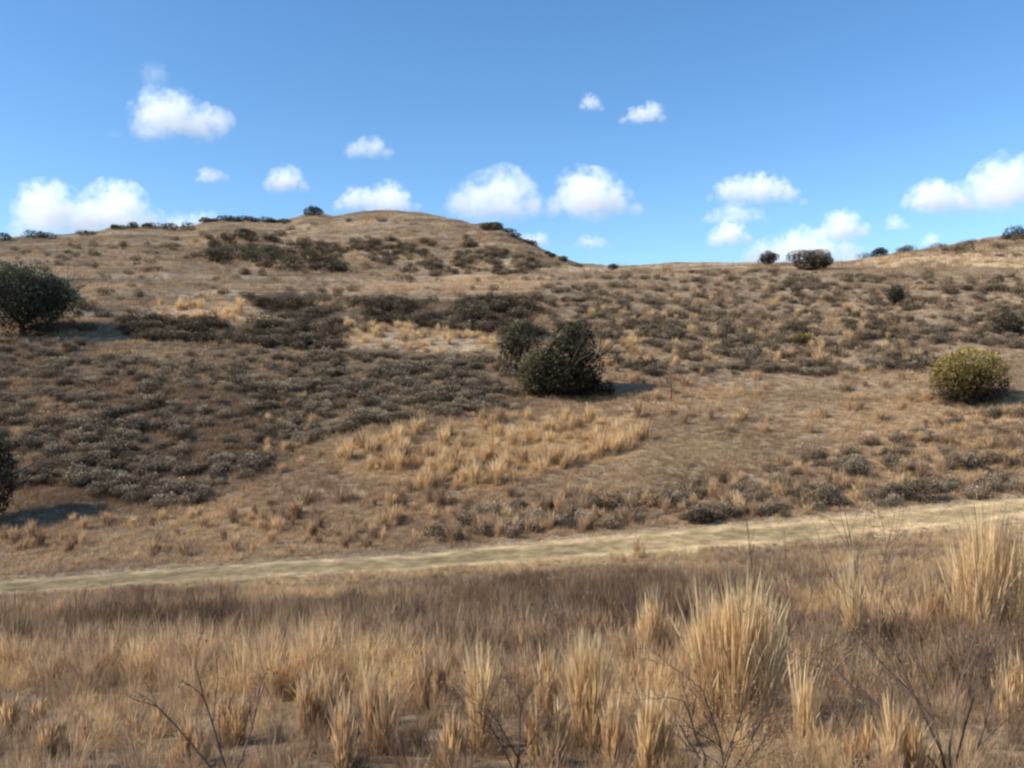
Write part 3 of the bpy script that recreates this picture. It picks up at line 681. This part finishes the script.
for i, a in enumerate([
 (738, 722, 556, 96, .98, 'largest golden grass clump, standing behind a dark twiggy bush right of centre', .5, 2300),
 (990, 648, 492, 104, .92, 'wide tall golden clump at the right edge, dark at its lower right', .8, 1300),
 (657, 668, 578, 44, .95, 'bright upright grass clump left of the largest golden clump, standing higher up', .2, 420),
 (652, 775, 664, 46, .95, 'grass clump at the bottom edge left of the largest golden clump', .3, 420),
 (588, 742, 610, 44, .98, 'bright narrow golden clump below the middle of the track', .1, 420),
 (482, 748, 632, 40, .94, 'golden clump with slanting left side, dark gap on its right', .4, 380),
 (546, 728, 640, 22, .74, 'slim pale clump between two golden ones in the middle foreground', .4, 220),
 (853, 652, 550, 30, .95, 'slim golden clump standing under the reddish bare shrub', .2, 300),
 (801, 750, 622, 15, .92, 'single thin pale sheaf right of the largest golden clump', .1, 120),
 (900, 778, 690, 62, .8, 'pale grass clump at the bottom edge left of the bare bush', .1, 420),
 (432, 715, 644, 34, .62, 'dull tan clump left of the slanting golden clump', .5, 260),
 (22, 738, 690, 44, .66, 'tan clump at the far left of the front row', .6, 300),
 (92, 738, 694, 40, .56, 'brown-tan clump second from the left in the front row', .8, 280),
 (150, 738, 688, 34, .6, 'clump with a dark split, left front row', .8, 260),
 (228, 748, 684, 42, .66, 'tan clump behind the crossed bare sticks', .5, 300),
 (318, 740, 662, 46, .66, 'tan clump right of the crossed bare sticks', .4, 340),
 (376, 752, 656, 42, .6, 'greyish tan clump between the sticks and the slanting clump', .5, 320),
 (638, 560, 532, 14, .72, 'lone small tussock on the near edge of the track', .3, 130),
 (716, 668, 590, 34, .72, 'pale clump tucked behind the largest golden clump', .1, 260),
 (520, 680, 600, 30, .52, 'faint thin clump in the middle of the brown slope', .2, 200),
 (545, 760, 668, 36, .8, 'pale clump at the bottom edge below the slim pale one', .4, 260),
 (610, 772, 690, 30, .8, 'short pale clump at the bottom edge below the bright narrow clump', .3, 220),
 (690, 690, 612, 26, .8, 'thin golden clump on the left shoulder of the largest one', .2, 200),
 (770, 690, 588, 24, .78, 'thin golden clump on the right shoulder of the largest one', .2, 200),
 (930, 640, 560, 30, .66, 'thin pale clump left of the wide one at the right edge', .3, 220),
 (1010, 720, 640, 60, .7, 'pale leaning clump below the wide one at the right edge', .4, 320),
 (858, 760, 700, 44, .74, 'short pale clump at the bottom, right of the thin sheaf', .3, 240),
 (52, 770, 715, 44, .62, 'short tan clump at the bottom left corner', .6, 240),
 (190, 770, 712, 40, .64, 'short tan clump at the bottom, left of the dead sticks', .5, 240),
 (350, 775, 690, 36, .66, 'tan clump at the bottom edge right of the dead sticks', .5, 240),
 (448, 775, 690, 40, .68, 'tan clump at the bottom edge below the slanting golden clump', .5, 240),
 (280, 690, 640, 30, .5, 'small brown clump up the slope above the dead sticks', .5, 200),
 (400, 680, 632, 26, .5, 'small brown clump up the slope left of the middle', .5, 180),
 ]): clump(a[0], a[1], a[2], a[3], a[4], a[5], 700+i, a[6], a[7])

# ------------------------------------------------------------------ bare shrubs and sticks
def bare(name, u, v, H_px, label, seed, dirs, depth=3, r0=.012, tone=.3, kids=4, curve=.35, cat='bare shrub', leaf=0, spread=.55, shrink=.6):
    r = np.random.default_rng(seed); x, y, z = at(u, v); H = H_px/FPX*y; ps = []
    for (dx, dy, L) in dirs: branch((r.normal(0, .03), r.normal(0, .03), -.05), (dx, dy, 1), H*L, r0, depth, ps, r, curve, kids, .1, spread, shrink)
    t = tubes(ps, 4, r)
    o = bpy.data.objects.new(name, None); C.objects.link(o); o.location = (x, y, z); tag(o, label, cat)
    s = link('branches', make_mesh(name, t[0], t[1], M_TWIG, t[2]), o); s['tone'] = tone+.12
    if leaf:
        tips = np.concatenate([p[0][-3:] for p in ps if p[1][0] < r0*.6]); tips = tips[r.integers(0, len(tips), leaf)]+r.normal(0, .02, (leaf, 3))
        d, e, f = rotbasis(r.normal(size=(leaf, 3))); q = .014*r.uniform(.6, 1.5, leaf)[:, None]
        V = np.stack([tips-e*q*.5, tips+d*q, tips+e*q*.5, tips-d*q], 1).reshape(-1, 3)
        s = link('dry_leaves', make_mesh('dry_leaves', V, np.arange(leaf*4).reshape(-1, 4), M_STRAW, {'var': np.repeat(r.uniform(0, 1, leaf), 4), 'hgt': np.full(leaf*4, .9)}), o); s['tone'] = .22
    return o
bare('bare_shrub', 950, 772, 178, 'large dark twiggy bare bush at the lower right, in front of the wide clump', 801, [(-.28, .1, .85), (-.12, -.1, .95), (.03, .1, 1.0), (.2, 0, .8), (-.4, 0, .7), (.3, .1, .6)], 3, .010, .5, 4, .22, leaf=420, spread=.42)
bare('bare_shrub', 866, 625, 120, 'reddish-brown thin bare shrub rising across the right part of the track', 802, [(-.15, 0, .95), (.05, .1, 1.0), (.2, 0, .9), (-.3, .1, .7), (.3, -.1, .75)], 3, .011, .5, 4, leaf=700)
bare('bare_sticks', 236, 800, 122, 'dark dead sticks slanting up to the left at the lower left', 803, [(-.62, .0, 1.05), (-.40, .05, 1.15), (.22, .05, 1.0)], 2, .009, .45, 4, .3, 'dead sticks', spread=.5, shrink=.3, leaf=160)
bare('dry_stalk', 541, 655, 70, 'single thin dark stem standing in the middle of the brown slope', 804, [(0, 0, 1.0)], 1, .010, .2, 3, .15, 'dry stalk', spread=.4, shrink=.35)
bare('dry_stalk', 752, 590, 75, 'thin dark stem crossing the track above the largest golden clump', 805, [(.03, 0, 1.0)], 1, .012, .25, 3, .15, 'dry stalk', spread=.4, shrink=.35)
bare('bare_shrub', 985, 690, 130, 'brown bare shrub in front of the wide clump at the right edge', 806, [(-.2, 0, 1.0), (.1, .1, .9), (.3, 0, .8)], 3, .010, .35, 4, leaf=250)
bare('bare_shrub', 560, 670, 62, 'pinkish-grey bare shrub behind the bright narrow clump', 807, [(-.3, 0, .9), (0, .1, 1.0), (.3, 0, .9)], 3, .008, .7, 4, leaf=300)
bare('bare_shrub', 790, 640, 70, 'grey tangled bare shrub between the largest clump and the slim one', 808, [(-.4, 0, .9), (0, .1, 1.0), (.4, 0, .9), (.1, .3, .8)], 3, .009, .6, 4, leaf=250)
tree('small_dark_bush', 941, 592, .55, .5, M_GREEN, 'small dark green bush at the left foot of the wide right clump', 'bush', 41, 900, .02, .0, .1, .01, .3, .5, .36, 5, stems=3)

bare('dead_bush', 722, 778, 112, 'dark brown twiggy dead bush at the foot of the largest golden clump', 811, [(-.7, 0, .8), (-.4, -.2, .95), (-.1, .1, 1.0), (.2, -.1, 1.0), (.5, .1, .9), (.8, 0, .75), (0, -.4, .8)], 3, .009, .3, 5, .4, 'dead bush', leaf=420, spread=.7)
bare('dead_bush', 520, 770, 84, 'dark dead bush in the gap right of the slanting golden clump', 812, [(-.6, 0, .8), (-.2, -.2, .95), (.2, .1, 1.0), (.6, -.1, .85)], 3, .008, .3, 5, .4, 'dead bush', leaf=300, spread=.7)
bare('dead_bush', 838, 735, 80, 'greyish dead bush between the thin sheaf and the bare shrub', 813, [(-.8, 0, .8), (-.3, -.2, .95), (.2, .1, 1.0), (.8, -.1, .85)], 3, .007, .75, 5, .4, 'dead bush', leaf=300, spread=.7)
bare('dead_bush', 1000, 640, 60, 'dark dead bush in the shade at the foot of the wide right clump', 814, [(-.8, 0, .8), (-.3, -.2, .95), (.2, .1, 1.0), (.8, -.1, .85)], 3, .008, .2, 5, .4, 'dead bush', leaf=300, spread=.7)
# ------------------------------------------------------------------ clouds: soft volumes
def cloud(x0, x1, y0, y1, dens, label, seed, Yd=2300., lob=None, scale=1.0, rise=0.0):
    r = np.random.default_rng(seed); cx, cy = (x0+x1)/2, (y0+y1)/2; k = Yd/FPX
    x0, x1 = cx-(x1-x0)*.56, cx+(x1-x0)*.56
    W, H = (x1-x0)*k, (y1-y0)*k; D = max(H*1.2, W*.5)
    n = lob or int(np.clip(round(W/H*2.4), 3, 8)); P = []
    for i in range(n):
        t = (i+.5)/n*2-1; prof = (1-abs(t)**2.2)*r.uniform(.55, 1.0)+.12
        rad = H*.5*np.clip(prof*(1+rise*t), .26, 1.0)*1.05
        P.append((t*(W/2-rad*.8), r.uniform(-.2, .2)*D, -H/2+rad*r.uniform(.78, 1.0)+max(rise, 0)*t*H*.3, rad*max(1.0, W/H/n*1.25)))
    P = np.array(P)
    # outline mesh: star shaped union of the puffs, slightly larger
    import bmesh
    bm = bmesh.new(); bmesh.ops.create_icosphere(bm, subdivisions=4, radius=1)
    d = np.array([v.co[:] for v in bm.verts]); best = np.full(len(d), .0)
    e = d*np.array([W/2, D/2, H/2]); en = np.linalg.norm(e, axis=1); dn = e/en[:, None]
    for px, py, pz, pr in P:
        c = np.array([px, py, pz]); pr = pr*1.22; b = dn@c; q = b*b-(c@c-pr*pr); hit = q > 0
        best = np.where(hit, np.maximum(best, b+np.sqrt(np.maximum(q, 0))), best)
    best = np.maximum(best, en*.55)
    for v, dd, bb in zip(bm.verts, dn, best): v.co = dd*bb
    me = bpy.data.meshes.new('cloud'); bm.to_mesh(me); bm.free()
    m, nt, N, L = newmat('cloud_vapour'); tc = node(nt, 'ShaderNodeTexCoord')
    nz = node(nt, 'ShaderNodeTexNoise'); nz.inputs['Scale'].default_value = 4.2/H*scale; nz.inputs['Detail'].default_value = 5; nz.inputs['Roughness'].default_value = .68
    mp = node(nt, 'ShaderNodeMapping'); mp.inputs['Location'].default_value = (seed*37., seed*11., 0); L.new(tc.outputs['Object'], mp.inputs[0]); L.new(mp.outputs[0], nz.inputs['Vector'])
    acc = None
    for px, py, pz, pr in P:
        ds = node(nt, 'ShaderNodeVectorMath', operation='DISTANCE'); L.new(tc.outputs['Object'], ds.inputs[0]); ds.inputs[1].default_value = (px, py, pz)
        s = math_(nt, 'MULTIPLY_ADD', ds.outputs['Value'], -1/pr, 1.0)
        acc = s if acc is None else math_(nt, 'SMOOTH_MAX', acc, s, .15)
    s = math_(nt, 'MULTIPLY_ADD', nz.outputs['Fac'], 3.6, -1.70); s = math_(nt, 'ADD', acc, s)
    s = math_(nt, 'MULTIPLY', s, .95, clamp=True)
    sx = node(nt, 'ShaderNodeSeparateXYZ'); L.new(tc.outputs['Object'], sx.inputs[0])
    hb = math_(nt, 'MULTIPLY_ADD', sx.outputs[2], 3.4/H, 1.75, clamp=True); s = math_(nt, 'MULTIPLY', s, hb)
    ext = dens*3.6/H; de = math_(nt, 'MULTIPLY', s, ext)
    sc = node(nt, 'ShaderNodeVolumeScatter'); sc.inputs['Color'].default_value = (.95, .96, .98, 1); sc.inputs['Anisotropy'].default_value = .0; L.new(de, sc.inputs['Density'])
    em = node(nt, 'ShaderNodeEmission'); em.inputs['Color'].default_value = (.88, .92, 1, 1); eh = math_(nt, 'MULTIPLY_ADD', sx.outputs[2], .40/H, .31); L.new(math_(nt, 'MULTIPLY', de, eh), em.inputs['Strength'])  # added glow stands in for multiple scattering, dimmed downwards to paint in shaded bases
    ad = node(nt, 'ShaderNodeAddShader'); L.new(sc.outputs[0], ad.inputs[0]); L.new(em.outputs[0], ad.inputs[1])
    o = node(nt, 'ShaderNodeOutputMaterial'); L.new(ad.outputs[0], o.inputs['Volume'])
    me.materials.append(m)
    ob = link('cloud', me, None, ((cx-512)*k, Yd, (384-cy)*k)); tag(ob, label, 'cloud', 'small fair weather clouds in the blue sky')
    return ob
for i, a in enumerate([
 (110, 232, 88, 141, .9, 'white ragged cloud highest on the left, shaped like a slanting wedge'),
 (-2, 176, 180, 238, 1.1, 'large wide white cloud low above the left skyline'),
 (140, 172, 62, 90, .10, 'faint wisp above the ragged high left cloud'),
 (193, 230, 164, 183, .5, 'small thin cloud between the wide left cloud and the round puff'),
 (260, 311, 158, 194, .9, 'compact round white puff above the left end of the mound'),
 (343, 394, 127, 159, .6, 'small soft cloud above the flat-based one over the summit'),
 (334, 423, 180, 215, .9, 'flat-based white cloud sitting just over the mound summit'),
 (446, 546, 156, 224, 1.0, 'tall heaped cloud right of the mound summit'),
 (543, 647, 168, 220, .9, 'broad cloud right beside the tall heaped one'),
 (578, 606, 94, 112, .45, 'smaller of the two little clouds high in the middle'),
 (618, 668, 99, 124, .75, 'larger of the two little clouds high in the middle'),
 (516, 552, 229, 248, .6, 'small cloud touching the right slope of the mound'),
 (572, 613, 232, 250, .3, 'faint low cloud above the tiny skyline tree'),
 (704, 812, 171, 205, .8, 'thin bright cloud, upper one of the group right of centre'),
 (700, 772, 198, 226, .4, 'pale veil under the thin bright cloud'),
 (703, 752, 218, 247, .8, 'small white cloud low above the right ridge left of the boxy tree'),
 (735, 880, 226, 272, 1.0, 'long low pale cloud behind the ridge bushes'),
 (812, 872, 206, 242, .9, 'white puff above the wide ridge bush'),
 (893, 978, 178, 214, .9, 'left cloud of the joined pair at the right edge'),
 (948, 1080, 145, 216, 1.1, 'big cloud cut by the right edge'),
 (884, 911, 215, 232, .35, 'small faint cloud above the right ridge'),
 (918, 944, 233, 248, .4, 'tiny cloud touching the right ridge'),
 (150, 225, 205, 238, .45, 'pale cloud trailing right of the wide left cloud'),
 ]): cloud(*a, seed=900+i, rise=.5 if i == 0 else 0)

# ------------------------------------------------------------------ sky, sun, camera
w = bpy.data.worlds.new('World'); bpy.context.scene.world = w; w.use_nodes = True; nt = w.node_tree; nt.nodes.clear()
sky = node(nt, 'ShaderNodeTexSky', sky_type='NISHITA', sun_disc=False); sky.sun_elevation = R(SUN_EL); sky.sun_rotation = R(360-SUN_AZ)
sky.altitude = 900; sky.air_density = 1.0; sky.dust_density = .6; sky.ozone_density = 2.5
hs = node(nt, 'ShaderNodeHueSaturation'); hs.inputs['Saturation'].default_value = 1.2; hs.inputs['Value'].default_value = 1.38; hs.inputs['Hue'].default_value = .4985; nt.links.new(sky.outputs[0], hs.inputs['Color'])
bg = node(nt, 'ShaderNodeBackground'); bg.inputs['Strength'].default_value = .15; nt.links.new(hs.outputs[0], bg.inputs[0])
wo = node(nt, 'ShaderNodeOutputWorld'); nt.links.new(bg.outputs[0], wo.inputs[0])
sd = bpy.data.lights.new('sun', 'SUN'); sd.energy = 5.0; sd.angle = R(.53); sd.color = (1, .93, .82)
so = bpy.data.objects.new('sun', sd); C.objects.link(so)
dv = Vector((-math.sin(R(SUN_AZ))*math.cos(R(SUN_EL)), math.cos(R(SUN_AZ))*math.cos(R(SUN_EL)), math.sin(R(SUN_EL))))
so.rotation_euler = dv.to_track_quat('Z', 'Y').to_euler()
cam = bpy.data.cameras.new('camera'); cam.sensor_width = 36; cam.lens = 36*FPX/1024; cam.clip_start = .05; cam.clip_end = 9000
co = bpy.data.objects.new('camera', cam); C.objects.link(co); co.location = (0, 0, 0); co.rotation_euler = (R(90), 0, 0)
S = bpy.context.scene; S.camera = co
S.view_settings.view_transform = 'Standard'; S.view_settings.look = 'None'; S.view_settings.exposure = 0
S.render.engine = 'CYCLES'; S.cycles.pixel_filter_type = 'BLACKMAN_HARRIS'; S.cycles.filter_width = 2.4
S.cycles.use_denoising = True; S.cycles.max_bounces = 5; S.cycles.diffuse_bounces = 3; S.cycles.transmission_bounces = 3; S.cycles.volume_bounces = 1; S.cycles.transparent_max_bounces = 8
S.cycles.volume_step_rate = 1.0; S.cycles.volume_max_steps = 64
